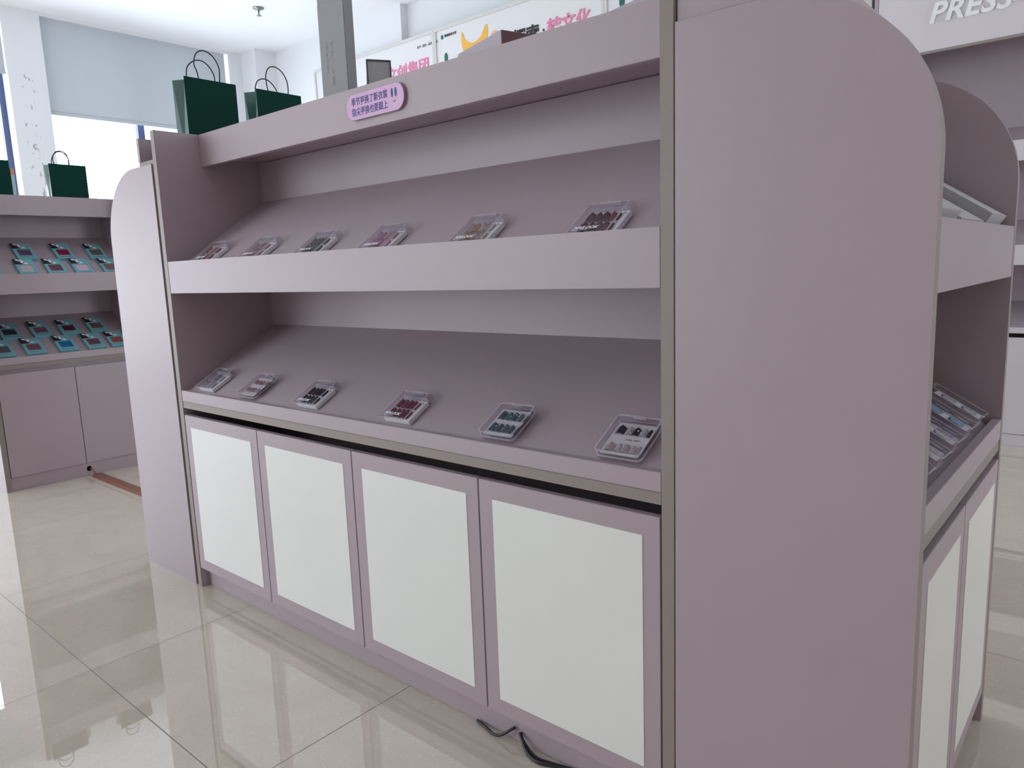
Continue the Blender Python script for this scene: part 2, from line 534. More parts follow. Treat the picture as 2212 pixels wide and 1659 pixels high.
def display_unit(name, label, cat, length, splits, insets, loc, rz, plinth_y, group=None):
    L = length; t = .026
    r = thing(name, label, cat, loc, rz, group)
    for x in (0, L - t):
        slab('side_panel', x, x + t, 0.0008, .773, 0, ZT, M_LAM, r)
        slab('edge_strip', x + .0004, x + t - .0004, 0, .0008, .001, ZT, M_EDGE, r, 0)
    a, b = t + .0005, L - t - .0005
    slab('back_panel', a, b, .3724, .39, .06, 1.511, M_LAM, r)
    slab('rear_panel', a, b, .755, .773, .0, ZT, M_LAM, r)
    slab('top_board', a, b, .171, .755, 1.5125, 1.5325, M_LAM, r)
    slab('header_board', a, b, .153, .171, 1.4826, ZT, M_LAM, r)
    sloped('sloped_shelf', a, b, .019, 1.128, .3724, 1.3729, .016, M_LAM, r)
    slab('shelf_fascia', a + .002, b, .0, .018, 1.0559, 1.1616, M_LAM, r)
    sloped('sloped_shelf', a, b, .019, .7165, .3724, .9216, .016, M_LAM, r)
    slab('shelf_fascia', a + .002, b, .0, .018, .6845, .7219, M_LAM, r)
    slab('cabinet_top', a, b, .0015, .372, .6599, .6835, M_EDGE, r)
    slab('cabinet_floor', a, b, .02, .372, .060, .075, M_LAM, r)
    slab('plinth', a, b, plinth_y, plinth_y + .016, 0, .0735, M_LAM, r)
    for i in range(len(splits) - 1):
        u, v = splits[i] + .0016, splits[i + 1] - .0016
        d = slab('door', u, v, 0, .018, .0752, .6358, M_LAM, r)
        if insets:
            slab('door_inset', splits[i] + (.042 if i else .040), splits[i + 1] - .0385, -.0012, .0002, .1135, .5945, M_WHITE, d, .0003)
    return r


main_unit = display_unit('display_island', 'long lilac grey display island with two tilted shelves and four white-panelled doors', 'display stand',
                         1.9213, [.030, .4989, .9693, 1.4316, 1.8935], True, (0, 0, 0), 0, .030)
left_unit = display_unit('display_cabinet', 'smaller lilac grey display cabinet with plain doors and teal boxes, in front of the window', 'display stand',
                         .805, [.0275, .404, .7775], False, (-2.03, -.051, 0), PI / 2, .007)
slab('finger_rail', .028, .777, .020, .034, .60, .6595, M_LAM, left_unit)
# cable hole in the left unit's plinth
h = link('cable_hole', poly(BM(), disc_pts(.415, .040, .013, .015, 20, -.0012), (0, .002, 0)), M_CUT, left_unit)
h.location = (0, .007, 0)


def end_unit(name, label, sx, loc, front_board):
    """rounded end bay opening sideways; sx = +1 opens to +x, -1 to -x"""
    w, r_ = .3945, .247
    r = thing(name, label, 'display stand', loc)

    def X(a, b): return (a, b) if sx > 0 else (-b, -a)

    def sl(nm, x0, x1, y0, y1, z0, z1, m=M_LAM, par=None, bevel=.0008):
        u, v = X(x0, x1)
        return slab(nm, u, v, y0, y1, z0, z1, m, par or r, bevel)
    for y0, y1 in ((0, .026), (.756, .780)):
        pts = [(0, 0), (w, 0), (w, ZE - r_)]
        for k in range(1, 29):
            a = PI / 2 * k / 28
            pts.append((w - r_ + r_ * math.cos(a), ZE - r_ + r_ * math.sin(a)))
        pts.append((0, ZE))
        bm = poly(BM(), [(sx * px, y0, pz) for px, pz in pts], (0, y1 - y0, 0))
        o = link('rounded_panel', bm, M_LAM, r)
        o.data.materials.append(M_EDGE)
        for f in o.data.polygons:
            if abs(f.normal.y) < .5: f.material_index = 1
    sl('back_panel', 0.001, .022, .0265, .7555, 0, ZE - .02)
    sl('top_board', 0.001, w - r_ + .009, .030, .7555, 1.497, 1.509, M_EDGE)
    sl('header_board', w - r_ - .009, w - r_ + .009, .027, .7555, 1.5095, ZT)
    if front_board:
        sl('front_board', .001, w - r_ + .006, .006, .0265, ZE + .0015, ZT)

    def sp(z0, s):
        xa, xb = w - .019, .0225
        bm = poly(BM(), [(sx * xa, .0265, z0), (sx * xb, .0265, z0 + (xa - xb) * s), (sx * xb, .0265, z0 + (xa - xb) * s - .016), (sx * xa, .0265, z0 - .016)], (0, .729, 0))
        link('sloped_shelf', bm, M_LAM, r)
    sp(1.125, .68); sp(.712, .58)
    sl('shelf_fascia', w - .018, w - .0005, .0268, .7552, 1.043, 1.149)
    sl('shelf_fascia', w - .018, w - .0005, .0268, .7552, .6845, .7305)
    sl('cabinet_top', .0225, w - .002, .0268, .7552, .6585, .6835, M_EDGE)
    sl('cabinet_floor', .0225, w - .03, .0268, .7552, .060, .075)
    sl('plinth', w - .05, w - .034, .0268, .7552, 0, .0735)
    for a, b in ((.029, .368), (.3705, .7535)):
        d = sl('door', w - .018, w - .0005, a, b, .0752, .6400)
        sl('door_inset', w - .0008, w + .0007, a + .041, b - .0395, .1135, .594, M_WHITE, d, .0003)
    return r


end_r = end_unit('rounded_end_display', 'rounded end display nearest the camera, its shelves opening to the right', 1, (1.9236, 0, 0), True)
end_l = end_unit('rounded_end_display', 'rounded end display at the far left end of the long island', -1, (-.0165, 0, 0), False)

# ------------------------------------------------------------------ wall display with sign on the right
wd = thing('wall_display', 'tall wall display with raised press-on sign, behind the rounded end', 'display stand', (1.205, 3.76, 0))
WL = 3.2
slab('side_panel', 0, .022, -.003, .425, 0, 2.80, M_LAM, wd)
slab('side_panel', WL - .022, WL, -.003, .425, 0, 2.80, M_LAM, wd)
slab('back_panel', .022, WL - .022, .405, .425, .06, 2.78, M_LAM, wd)
slab('sign_board', .024, WL - .024, -.003, .015, 2.228, 2.79, M_LAM_LIT, wd)
slab('sign_board_edge', .024, WL - .024, -.003, .015, 2.214, 2.2275, M_EDGE, wd)
slab('top_board', .023, WL - .023, .016, .404, 2.74, 2.76, M_LAM, wd)
for zf0, zf1, s in ((1.574, 1.683, .42), (1.016, 1.125, .5)):
    slab('shelf_fascia', .024, WL - .024, 0, .018, zf0, zf1, M_LAM_LIT, wd)
    sloped('sloped_shelf', .023, WL - .023, .019, zf1 - .03, .37, zf1 - .03 + .351 * s, .016, M_LAM, wd)
    slab('tier_back', .023, WL - .023, .37, .388, zf1 - .05 + .351 * s, 2.739 if zf1 > 1.5 else 1.70, M_LAM, wd)
sloped('sloped_shelf', .023, WL - .023, .019, .664, .37, .80, .016, M_LAM, wd)
slab('tier_back', .023, WL - .023, .37, .388, .78, 1.15, M_LAM, wd)
slab('shelf_fascia', .024, WL - .024, 0, .018, .64, .672, M_LAM_LIT, wd)
slab('plinth', .023, WL - .023, .004, .02, 0, .0655, M_LAM_LIT, wd)
nx = 7
for k in range(nx):
    a = .024 + (WL - .048) * k / nx
    slab('door', a + .0015, a + (WL - .048) / nx - .0015, 0, .018, .068, .6155, M_LAM_LIT, wd)
text('raised_lettering', 'PRESS-ON', .148, TR((.288, -.005, 2.373)) @ RX90, M_SIGNW, wd, extrude=.009, shear=.25, offset=.0035, spacing=1.04)
slab('corner_board', .0, .078, 0, .30, 0, 2.9, M_POSTF, tag(thing('wall_trim_board', 'narrow pale vertical board left of the press-on sign display', 'board', (1.103, 3.79, 0)))).name = 'board'
gb = thing('hanging_banner', 'dark green banner edge high up left of the sign display', 'banner', (.80, 3.96, 2.35))
link('banner_sheet', bx(BM(), 0, .215, 0, .004, 0, .8), M_GREEN, gb)
link('banner_rod', bx(BM(), -.01, .225, -.006, .010, .8, .815), M_FRAME2, gb)

# ------------------------------------------------------------------ sign plate on the header
sg = thing('slogan_plate', 'pink stadium-shaped plate with navy Chinese slogan and two eyes on the header', 'sign', (.981, .1528, 1.538))
def stadium(hw, hh, r, y, n=14):
    pts = []
    for cx, cz, a0 in ((hw - r, hh - r, 0), (-hw + r, hh - r, PI / 2), (-hw + r, -hh + r, PI), (hw - r, -hh + r, 1.5 * PI)):
        for k in range(n + 1):
            a = a0 + PI / 2 * k / n
            pts.append((cx + r * math.cos(a), y, cz + r * math.sin(a)))
    return pts
link('plate_body', poly(BM(), stadium(.1165, .0335, .031, -.0075), (0, .0075, 0)), M_PLATEB, sg)
link('plate_face', poly(BM(), stadium(.1155, .0325, .030, -.0090), (0, .0016, 0)), M_PLATE, sg)
text('lettering', '季节更换了新衣裳', .0222, TR((-.0945, -.0092, .0045)) @ RX90, M_NAVY, sg, extrude=.0002, offset=.0003, xs=.835)
text('lettering', '指尖更换也要跟上', .0222, TR((-.0945, -.0092, -.0215)) @ RX90, M_NAVY, sg, extrude=.0002, offset=.0003, xs=.835)
bm = BM(); bw = BM()
for ex in (.0715, .0860):
    poly(bm, disc_pts(ex, .011, .0042, .0112, 18, -.0096), (0, .0005, 0))
    arc = []
    for k in range(9):
        a = -1.2 + 2.4 * k / 8; arc.append((ex + .0075 * math.cos(a), -.0096, .011 + .0118 * math.sin(a)))
    for k in range(8, -1, -1):
        a = -1.2 + 2.4 * k / 8; arc.append((ex + .0056 * math.cos(a), -.0096, .011 + .0112 * math.sin(a)))
    poly(bw, arc, (0, .0005, 0))
link('printed_eye', bm, M_NAVY, sg); link('printed_highlight', bw, M_PRINTW, sg)
bm = BM()
for s_ in (-1, 1):
    poly(bm, [(.079, -.0096, -.0115), (.079 + s_ * .0048, -.0096, -.0072), (.079 + s_ * .0048, -.0096, -.0085), (.079, -.0096, -.0130)], (0, .0005, 0))
link('printed_mouth', bm, M_NAVY, sg)

# ------------------------------------------------------------------ paper bags
def paper_bag(name, label, w, d, h, loc, rz, handles, group, lean=0., mark=False):
    """w along local x (broad face on local -y), d deep, open top with folded gussets"""
    r = thing(name, label, 'bag', loc, rz, group)
    th = .0012
    g = d * .30                                   # gusset fold depth at the top
    bm = BM()
    n = 6

    def wall(p0, p1, q0, q1, out):
        poly(bm, [p0, p1, q1, q0], out)
    poly(bm, [(0, 0, 0), (w, 0, 0), (w, 0, h), (0, 0, h)], (0, th, 0))
    poly(bm, [(0, d - th, 0), (w, d - th, 0), (w, d - th, h), (0, d - th, h)], (0, th, 0))
    poly(bm, [(0, th, 0), (w, th, 0), (w, d - th, 0), (0, d - th, 0)], (0, 0, th))
    link('bag_body', bm, M_GREEN, r)
    for xs_, sg_ in ((0, 1), (w, -1)):             # side gussets: fold line sinks inwards towards the top
        x2 = xs_ + sg_ * g
        pa = [(xs_, th, .003), (xs_, th, h), (x2, d / 2, h), (xs_ + sg_ * .002, d / 2, d * .5), (xs_, d / 2, .003)]
        pb = [(xs_, d - th, .003), (xs_, d - th, h), (x2, d / 2, h), (xs_ + sg_ * .002, d / 2, d * .5), (xs_, d / 2, .003)]
        bm = BM()
        for ps in (pa, pb):
            poly(bm, ps, (sg_ * th, 0, 0))
        link('side_gusset', bm, M_GUSSET, r)
    for pts, yy in handles:
        tube('handle', [(px, yy, pz) for px, pz in pts], .0021 if not mark else .0027, M_CORD, r)
    if mark:
        slab('printed_label', w * .80, w * .93, -.0006, .0002, .028, .040, M_GREYP, r, 0)
    return r


# bag faces look to +x : local x -> world y, local -y -> world +x  (rz = +90deg)
BW, BD, BH = .192, .085, .281
def hloop(x0, x1, zt, lean, zb):
    mid = (x0 + x1) / 2
    return [(x0, zb), (x0 - .004 + lean * .3, zb + (zt - zb) * .35), (x0 + .008 + lean * .6, zb + (zt - zb) * .75), (mid + lean, zt),
            (x1 + .000 + lean * .8, zb + (zt - zb) * .80), (x1 + .010 + lean * .4, zb + (zt - zb) * .40), (x1, zb)]
bag1 = paper_bag('paper_bag', 'green paper bag nearest the left end of the long island top', BW, BD, BH, (-.02, .145, 1.5095), PI / 2,
                 [([(.056, .262), (.052, .300), (.043, .324), (.045, .343), (.054, .364), (.072, .376), (.095, .376), (.118, .361), (.132, .337), (.135, .314), (.130, .262)], .003),
                  ([(.050, .262), (.052, .305), (.058, .335), (.080, .358), (.105, .366), (.128, .360), (.148, .340), (.158, .312), (.156, .262)], BD - .003)],
                 'green paper bags on the island top')
bag2 = paper_bag('paper_bag', 'green paper bag further back, half hidden by the island header', BW, BD, BH, (-.02, .418, 1.5095), PI / 2,
                 [([(.056, .262), (.048, .300), (.047, .335), (.060, .362), (.085, .372), (.115, .360), (.135, .330), (.139, .295), (.133, .262)], .003),
                  ([(.048, .262), (.047, .300), (.058, .330), (.085, .343), (.115, .335), (.140, .305), (.146, .262)], BD - .003)],
                 'green paper bags on the island top')
bag3 = paper_bag('paper_bag', 'green paper bag standing at the right on top of the left display cabinet', .200, BD, .262, (-2.35, .459, 1.5330), PI / 2,
                 [([(.034, .25), (.028, .29), (.042, .325), (.068, .338), (.095, .330), (.110, .300), (.108, .25)], .003),
                  ([(.050, .25), (.046, .290), (.064, .330), (.092, .345), (.122, .335), (.140, .302), (.138, .25)], BD - .003)],
                 'green paper bags on the left cabinet', mark=True)
bag4 = paper_bag('paper_bag', 'green paper bag at the left edge on top of the left display cabinet', .200, BD, .262, (-2.35, .060, 1.5330), PI / 2,
                 [([(.034, .25), (.028, .29), (.042, .325), (.068, .338), (.095, .330), (.110, .300), (.108, .25)], .003),
                  ([(.050, .25), (.046, .290), (.064, .330), (.092, .345), (.122, .335), (.140, .302), (.138, .25)], BD - .003)],
                 'green paper bags on the left cabinet', mark=True)
sb = thing('slim_carton', 'slim pale carton with orange top standing beside the bag at the left edge', 'box', (-2.35, .264, 1.5330))
slab('carton_body', -.03, 0, 0, .0165, 0, .185, mat('pale_teal_card', (.42, .62, .66), .5), sb)
slab('carton_top', -.0303, .0003, -.0003, .0168, .185, .218, mat('orange_card', (.72, .28, .16), .5), sb)

# tall grey carton, tent card and boxes on the island top
tw = thing('tall_carton', 'tall narrow grey carton standing on the island top', 'box', (.618, .25, 1.533))
slab('carton_body', 0, .124, 0, .034, 0, .352, M_GREYBOX, tw, .0015)
slab('carton_flap', .0, .124, .002, .005, .352, .40, M_GREYBOX, tw, .0005)
for dx, s_, b_ in ((.030, .011, '限量礼盒 手工穿戴'), (.052, .016, '精致美甲礼盒套装')):
    text('lettering', b_, s_, TR((dx, -.0004, .245)) @ RX90 @ Matrix.Rotation(-PI / 2, 4, 'Z'), M_GREYP, tw, extrude=.0001)

a0, a1 = Vector((.855, .229, 0)), Vector((.890, .287, 0))
ang = math.atan2(a1.y - a0.y, a1.x - a0.x)
tc_ = thing('tabletop_frame', 'small grey easel photo frame beside the tall grey carton', 'frame', (a0.x, a0.y, 1.533), ang)
slab('frame_board', .002, .066, .001, .006, 0, .148, mat('pale_grey_sheet', (.40, .41, .43), .5), tc_)
bm = BM()
bx(bm, 0, .068, -.002, .008, .147, .151); bx(bm, 0, .003, -.002, .008, 0, .147); bx(bm, .065, .068, -.002, .008, 0, .147)
link('frame_border', bm, mat('charcoal_edge', (.05, .055, .06), .4), tc_)
bm = poly(BM(), [(.001, .008, .150), (.001, .060, 0), (.001, .056, 0), (.001, .008, .140)], (.050, 0, 0))
link('easel_leg', bm, M_WCARD, tc_)

def carton(label, loc, rz, L_, D_, H_):
    r = thing('gift_carton', label, 'box', loc, rz, 'lilac cartons lying on the island top')
    bm = bx(BM(), 0, L_, 0, D_, 0, H_)
    link('carton_body', bm, M_BLUEBOX, r, .001)
    slab('printed_end', L_ - .0002, L_ + .0012, .001, D_ - .001, .001, H_ - .001, M_DARKRED, r, 0)
    text('lettering', 'II - 8 1 2 KO', .026, TR((L_ + .0014, .014, H_ - .050)) @ Matrix.Rotation(PI / 2, 4, 'Z') @ RX90, M_BLACK, r, extrude=.0002)
    return r
c1 = carton('lilac carton with maroon printed end lying on the island top', (1.143, .295, 1.533), math.atan2(-.067, .209), .2195, .082, .117)
c2 = carton('lilac carton at the right end of the island top, mostly hidden by the header', (1.560, .321, 1.533), math.atan2(-.018, .066), .30, .12, .117)

# ------------------------------------------------------------------ press-on nail cases on the island
def nail_mesh(w, h, t):
    """domed press-on nail, rounded tip"""
    bm = BM(); nx_, ny = 6, 14; grid = []
    for j in range(ny + 1):
        v = j / ny; row = []
        ww = w * (1 if v < .6 else math.sqrt(max(0.03, 1 - ((v - .6) / .4) ** 3)))
        for i in range(nx_ + 1):
            u = i / nx_ - .5
            row.append(bm.verts.new((u * ww, v * h, t * (math.cos(u * PI * .9)))))
        grid.append(row)
    for j in range(ny):
        for i in range(nx_): bm.faces.new((grid[j][i], grid[j][i + 1], grid[j + 1][i + 1], grid[j + 1][i]))
    me = bpy.data.meshes.new('press_on_nail')
    bm.to_mesh(me); bm.free()
    for q in me.polygons: q.use_smooth = True
    return me


NAILMATS = {}
def nailmat(c, r=.12):
    if c not in NAILMATS:
        NAILMATS[c] = mat('nail_lacquer', c, r, .7, coat=.6)
    return NAILMATS[c]


NM = nail_mesh(1, 1, 1)
NM.materials.append(nailmat((.3, .1, .1)))


def put_nail(parent, x, y, z, w, h, c):
    o = bpy.data.objects.new('press_on_nail', NM)
    COL.objects.link(o); o.parent = parent
    o.location = (x, y, z); o.scale = (w, h, w * .28)
    o.material_slots[0].link = 'OBJECT'
    o.material_slots[0].material = nailmat(c)
    return o


def roundrect(x0, x1, y0, y1, r, z, n=5):
    pts = []
    for cx, cy, a0 in ((x1 - r, y1 - r, 0), (x0 + r, y1 - r, PI / 2), (x0 + r, y0 + r, PI), (x1 - r, y0 + r, 1.5 * PI)):
        for k in range(n + 1):
            a = a0 + PI / 2 * k / n
            pts.append((cx + r * math.cos(a), cy + r * math.sin(a), z))
    return pts


def ring(bm, outer, inner, h):
    """hollow frame between two matching outlines, extruded by h in z"""
    n = len(outer)
    lo = [[bm.verts.new(q) for q in outer], [bm.verts.new(q) for q in inner]]
    hi = [[bm.verts.new((q[0], q[1], q[2] + h)) for q in outer], [bm.verts.new((q[0], q[1], q[2] + h)) for q in inner]]
    for i in range(n):
        j = (i + 1) % n
        bm.faces.new((lo[0][i], lo[0][j], hi[0][j], hi[0][i])); bm.faces.new((lo[1][i], hi[1][i], hi[1][j], lo[1][j]))
        bm.faces.new((hi[0][i], hi[0][j], hi[1][j], hi[1][i])); bm.faces.new((lo[0][i], lo[1][i], lo[1][j], lo[0][j]))
    return bm


CW, CH, CT = .104, .106, .022


def case_a(label, M, cols, logo=True, group=None, rows=None):
    """square flip case: white tray set into a clear lid; local x right, y up the slope, z out of the shelf"""
    r = thing('nail_case', label, 'nail case', M=M, group=group)
    bm = BM()
    bx(bm, .010, CW, .006, CH * .80, .0006, .0125)
    link('tray', bm, M_WPLAS, r, .001)
    link('card_insert', bx(BM(), .012, CW - .012, .010, CH * .78, .0127, .0133), M_WCARD, r)
    bm = BM()                                      # shell of the lid: top sheet, side walls
    bx(bm, .001, CW - .012, .001, CH - .001, CT - .0016, CT)
    bx(bm, .0, .0014, 0, CH, .0125, CT - .002); bx(bm, 0, CW, CH - .0014, CH, .001, CT - .002)
    link('clear_lid', bm, M_CLEAR, r)
    bm = ring(BM(), roundrect(0, CW - .010, 0, CH, .002, CT - .0022, 2), roundrect(.0022, CW - .0122, .0022, CH - .0022, .001, CT - .0022, 2), .0024)
    bx(bm, .008, CW - .004, CH * .84, CH * .86, .002, CT - .003); bx(bm, .03, .075, CH - .004, CH + .0012, CT - .006, CT + .0005)
    link('lid_rim', bm, M_RIM, r)
    k = 0
    for row, (yy, hh) in enumerate(((.046, .031), (.012, .031)) if rows is None else rows):
        x = .013
        for wn in (.0195, .0150, .0170, .0150, .0110):
            put_nail(r, x + wn / 2, yy, .0145, wn * .98, hh * (1 if wn > .012 else .9), cols[k % len(cols)])
            x += wn + .0006; k += 1
    if logo:
        text('lid_lettering', 'NAILOOK', .0125, TR((.010, .014, CT + .0003)), M_PRINTW, r, extrude=.0001, shear=.3, offset=.0004)
        text('lid_lettering', 'PRESS ON NAIL ART', .0040, TR((.009, .009, CT + .0003)), M_PRINTW, r, extrude=.0001, shear=.3)
    text('card_lettering', 'wearable   nail tips', .0052, TR((.022, CH * .735, .0136)), M_BLACK, r, extrude=.0001)
    bm = BM(); bmesh.ops.create_cone(bm, cap_ends=True, radius1=.0014, radius2=.0014, depth=.001, segments=10, matrix=TR((CW - .006, CH * .70, .0128)))
    link('catch_dot', bm, M_BLACK, r)
    return r


def case_b(label, M, colrows, group=None, word=None, tint=None, w=.100, h=.104, t=.024, plain=False):
    """soft-cornered clear case with the white card held high under the lid"""
    r = thing('nail_case', label, 'nail case', M=M, group=group)
    bm = ring(BM(), roundrect(0, w, 0, h, .010, .001), roundrect(.0016, w - .0016, .0016, h - .0016, .009, .001), .009)
    ring(bm, roundrect(.001, w - .001, .001, h - .001, .010, .0115), roundrect(.0026, w - .0026, .0026, h - .0026, .009, .0115), t - .0125)
    link('clear_body', bm, M_CLEAR, r)
    bm = BM()
    poly(bm, roundrect(.002, w - .002, .002, h - .002, .009, t - .0014), (0, 0, .0012))
    link('clear_lid', bm, M_CLEAR, r)
    bm = ring(BM(), roundrect(0, w, 0, h, .010, t - .001), roundrect(.003, w - .003, .003, h - .003, .008, t - .001), .002)
    ring(bm, roundrect(-.0006, w + .0006, -.0006, h + .0006, .010, .0098), roundrect(.002, w - .002, .002, h - .002, .009, .0098), .002)
    bx(bm, w * .36, w * .64, h * .955, h * 1.0, t - .004, t + .001)
    link('lid_rim', bm, M_RIM, r)
    if not plain:
        bm = poly(BM(), roundrect(.008, w - .008, .006, h * .88, .005, t - .0105), (0, 0, .0006))
        link('card_insert', bm, M_WCARD, r)
    z = t - .0098
    for (yy, hh), cols in colrows:
        x = .014; ws = (.0205, .0140, .0165, .0140, .0100)
        for wn, c in zip(ws, cols):
            if c is not None: put_nail(r, x + wn / 2, yy, z, wn, hh, c)
            x += wn + .0012
    if word:
        text('card_lettering', word, .0068, TR((w * .44, h * .435, z + .0002)), M_BLACK, r, extrude=.0001, spacing=1.1)
    return r


def slope_matrix(x, s, y0, z0, k, axis='y', off=.0008):
    """frame on a tilted shelf; x along the shelf, s up the slope"""
    up = Vector((0, 1, k)).normalized(); n = Vector((0, -k, 1)).normalized()
    o = Vector((x, y0, z0)) + up * s + n * off
    return Matrix(((1, up.x, n.x, o.x), (0, up.y, n.y, o.y), (0, up.z, n.z, o.z), (0, 0, 0, 1)))


K1 = (1.3729 - 1.128) / (.3724 - .019)
K2 = (.9216 - .7165) / (.3724 - .019)
GU, GL = 'nail cases on the upper island shelf', 'nail cases on the lower island shelf'
RED = (.20, .012, .035); SIL = (.55, .53, .58)
upper = [(.136, 'clear nail case with dark red nails, nearest the left panel on the upper shelf', [RED, SIL, (.30, .05, .09), RED, RED]),
         (.431, 'clear nail case with muted rose nails on the upper shelf', [(.33, .17, .22), (.38, .2, .26)]),
         (.731, 'clear nail case with charcoal blue nails on the upper shelf', [(.035, .04, .055), (.05, .055, .075), (.02, .022, .03)]),
         (1.018, 'clear nail case with candy pink nails on the upper shelf', [(.48, .20, .34), (.42, .15, .28), (.55, .3, .42)]),
         (1.344, 'clear nail case with beige and amber nails on the upper shelf', [(.42, .36, .30), (.45, .22, .10), (.5, .36, .33), (.36, .32, .28), (.48, .40, .35)]),
         (1.671, 'clear nail case with burgundy plum nails, rightmost on the upper shelf', [(.13, .02, .05), (.08, .02, .02), (.10, .015, .035), (.16, .03, .06)])]
for x, lb, cols in upper:
    case_a(lb, slope_matrix(x, .026, .019, 1.128, K1), cols, group=GU)
case_a('clear nail case with pale silver nails beside the left panel on the lower shelf', slope_matrix(.099, .006, .019, .7165, K2),
       [(.30, .26, .30), (.45, .42, .48), (.26, .2, .24)], logo=False, group=GL)
PK = (.40, .22, .28)
case_b('thin clear case with two rows of faint pink nails on the lower shelf', slope_matrix(.376, .006, .019, .7165, K2),
       [((.058, .018), [PK] * 5), ((.022, .018), [PK] * 5)], GL, w=.095)
case_a('clear nail case with black plum nails on the lower shelf', slope_matrix(.686, .006, .019, .7165, K2),
       [(.03, .012, .03), (.05, .02, .045), (.02, .01, .02)], group=GL)
case_a('clear nail case with wine red nails on the lower shelf', slope_matrix(1.078, .006, .019, .7165, K2),
       [(.20, .025, .06), (.26, .05, .09), (.15, .02, .045)], group=GL)
TL_ = (.05, .13, .18)
case_b('clear case with teal blue jewelled nails on the lower shelf', slope_matrix(1.424, .006, .019, .7165, K2),
       [((.056, .026), [TL_, (.08, .17, .2), (.05, .12, .16), (.1, .2, .22), TL_]), ((.016, .026), [TL_, (.05, .1, .12), (.06, .15, .2), TL_, (.04, .12, .16)])], GL)
BK = (.006, .005, .007); ND = (.52, .42, .40)
case_b('clear case with black, silver and nude nails, rightmost on the lower shelf', slope_matrix(1.737, .006, .019, .7165, K2),
       [((.062, .023), [BK, SIL, BK, SIL, BK]), ((.012, .023), [ND, SIL, (.5, .44, .38), SIL, (.45, .38, .40)])], GL, word='NAIL ART', w=.104, h=.110)

# stones on jewelled nails
for o in list(COL.objects):
    if o.get('label', '').startswith('clear case with') and o.name.startswith('nail_case'):
        bm = BM()
        for (x, y) in ((.030, .030), (.052, .026), (.047, .066), (.069, .070), (.060, .074)):
            bmesh.ops.create_icosphere(bm, subdivisions=1, radius=.0022, matrix=TR((x + .004, y, .0185)))
        link('crystal_stones', bm, M_CRYSTAL, o)

# ------------------------------------------------------------------ clear cases on the right end display, lower shelf
def slope_matrix_end(y, s, z0, k, off=.0008):
    """shelf opening to +x: local x -> +y, local y -> up the slope towards -x"""
    x0 = 1.9236 + .3945 - .019
    up = Vector((-1, 0, k)).normalized(); n = Vector((k, 0, 1)).normalized()
    o = Vector((x0, y, z0)) + up * s + n * off
    return Matrix(((0, up.x, n.x, o.x), (1, up.y, n.y, o.y), (0, up.z, n.z, o.z), (0, 0, 0, 1)))


GE = 'clear nail cases on the lower shelf of the near rounded end'
WC = (.40, .42, .46)
ecs = [(.060, 'clear nail case nearest the rounded panel on the lower end shelf', [WC] * 5),
       (.188, 'clear nail case with white nails, second from the rounded panel', [(.55, .55, .58)] * 5),
       (.318, 'clear nail case with dark red and white nails in the middle of the end shelf', [(.5, .5, .52), (.5, .5, .5), (.12, .02, .04), (.5, .5, .5), WC]),
       (.448, 'clear nail case with sky blue nails on the lower end shelf', [(.06, .28, .50), (.06, .3, .55), (.3, .5, .6), (.2, .1, .3), WC]),
       (.580, 'clear nail case with royal blue nails, farthest on the lower end shelf', [WC, (.02, .02, .22), WC, (.02, .015, .20), WC])]
for y, lb, cols in ecs:
    case_b(lb, slope_matrix_end(y, .018, .712, .58) @ TR((.118, 0, 0)) @ Matrix.Rotation(.13, 4, 'Y') @ TR((-.118, 0, 0)), [((.060, .030), cols), ((.016, .030), cols)], GE, w=.118, h=.118, t=.034)
# white cartons on its upper shelf
for y, w_, t_, sl_, lb in ((.560, .186, .040, .0, 'white flat carton farthest along the upper end shelf'),
                          (.318, .225, .022, .0, 'white flat carton in the middle of the upper end shelf'),
                          (.075, .20, .034, .0, 'white flat carton nearest the rounded panel on the upper end shelf')):
    t = thing('white_carton', lb, 'box', M=slope_matrix_end(y, sl_ + .022, 1.125, .68), group='white cartons on the upper end shelf')
    link('carton_body', bx(BM(), 0, w_, 0, .20, 0, t_), M_DULLW, t, .001)
    link('lid_seam', bx(BM(), -.0004, w_ + .0004, .198, .2006, t_ * .5, t_ * .5 + .0008), M_GREYP, t)

# ------------------------------------------------------------------ teal nail boxes on the left cabinet
def slope_matrix_left(y, s, z0, k, off=.0006):
    x0 = -2.03 - .019
    up = Vector((-1, 0, k)).normalized(); n = Vector((k, 0, 1)).normalized()
    o = Vector((x0, y, z0)) + up * s + n * off
    return Matrix(((0, up.x, n.x, o.x), (1, up.y, n.y, o.y), (0, up.z, n.z, o.z), (0, 0, 0, 1)))


TW, TH, TT = .094, .156, .015
tb = thing('teal_nail_box', 'x', 'box')
link('box_body', ring(bx(BM(), 0, TW, 0, TH, 0, TT * .45), [(0, 0, TT * .45), (TW, 0, TT * .45), (TW, TH, TT * .45), (0, TH, TT * .45)],
                      [(.016, .034, TT * .45), (TW - .014, .034, TT * .45), (TW - .014, .098, TT * .45), (.016, .098, TT * .45)], TT * .55), M_TEAL, tb)
wnd = link('box_window', bx(BM(), .016, TW - .014, .034, .098, TT * .46, TT * .75), M_DARK, tb)
link('black_corner', poly(BM(), [(-.0004, TH * .66, TT), (.036, TH * .66, TT), (.050, TH * .80, TT), (.030, TH + .0003, TT), (-.0004, TH + .0003, TT)], (0, 0, .0004)), M_BLACK, tb)
bm = BM()
for cx, cy, rx_, ry_, rt in ((.030, TH * .90, .020, .0085, -.45), (.048, TH * .745, .019, .0085, -.5)):
    pts = [(x, z, TT + .0005) for x, _, z in disc_pts(cx, cy, rx_, ry_, 14, rot=rt)]
    poly(bm, pts, (0, 0, .0003))
link('printed_eyes', bm, M_PRINTW, tb)
bm = BM()
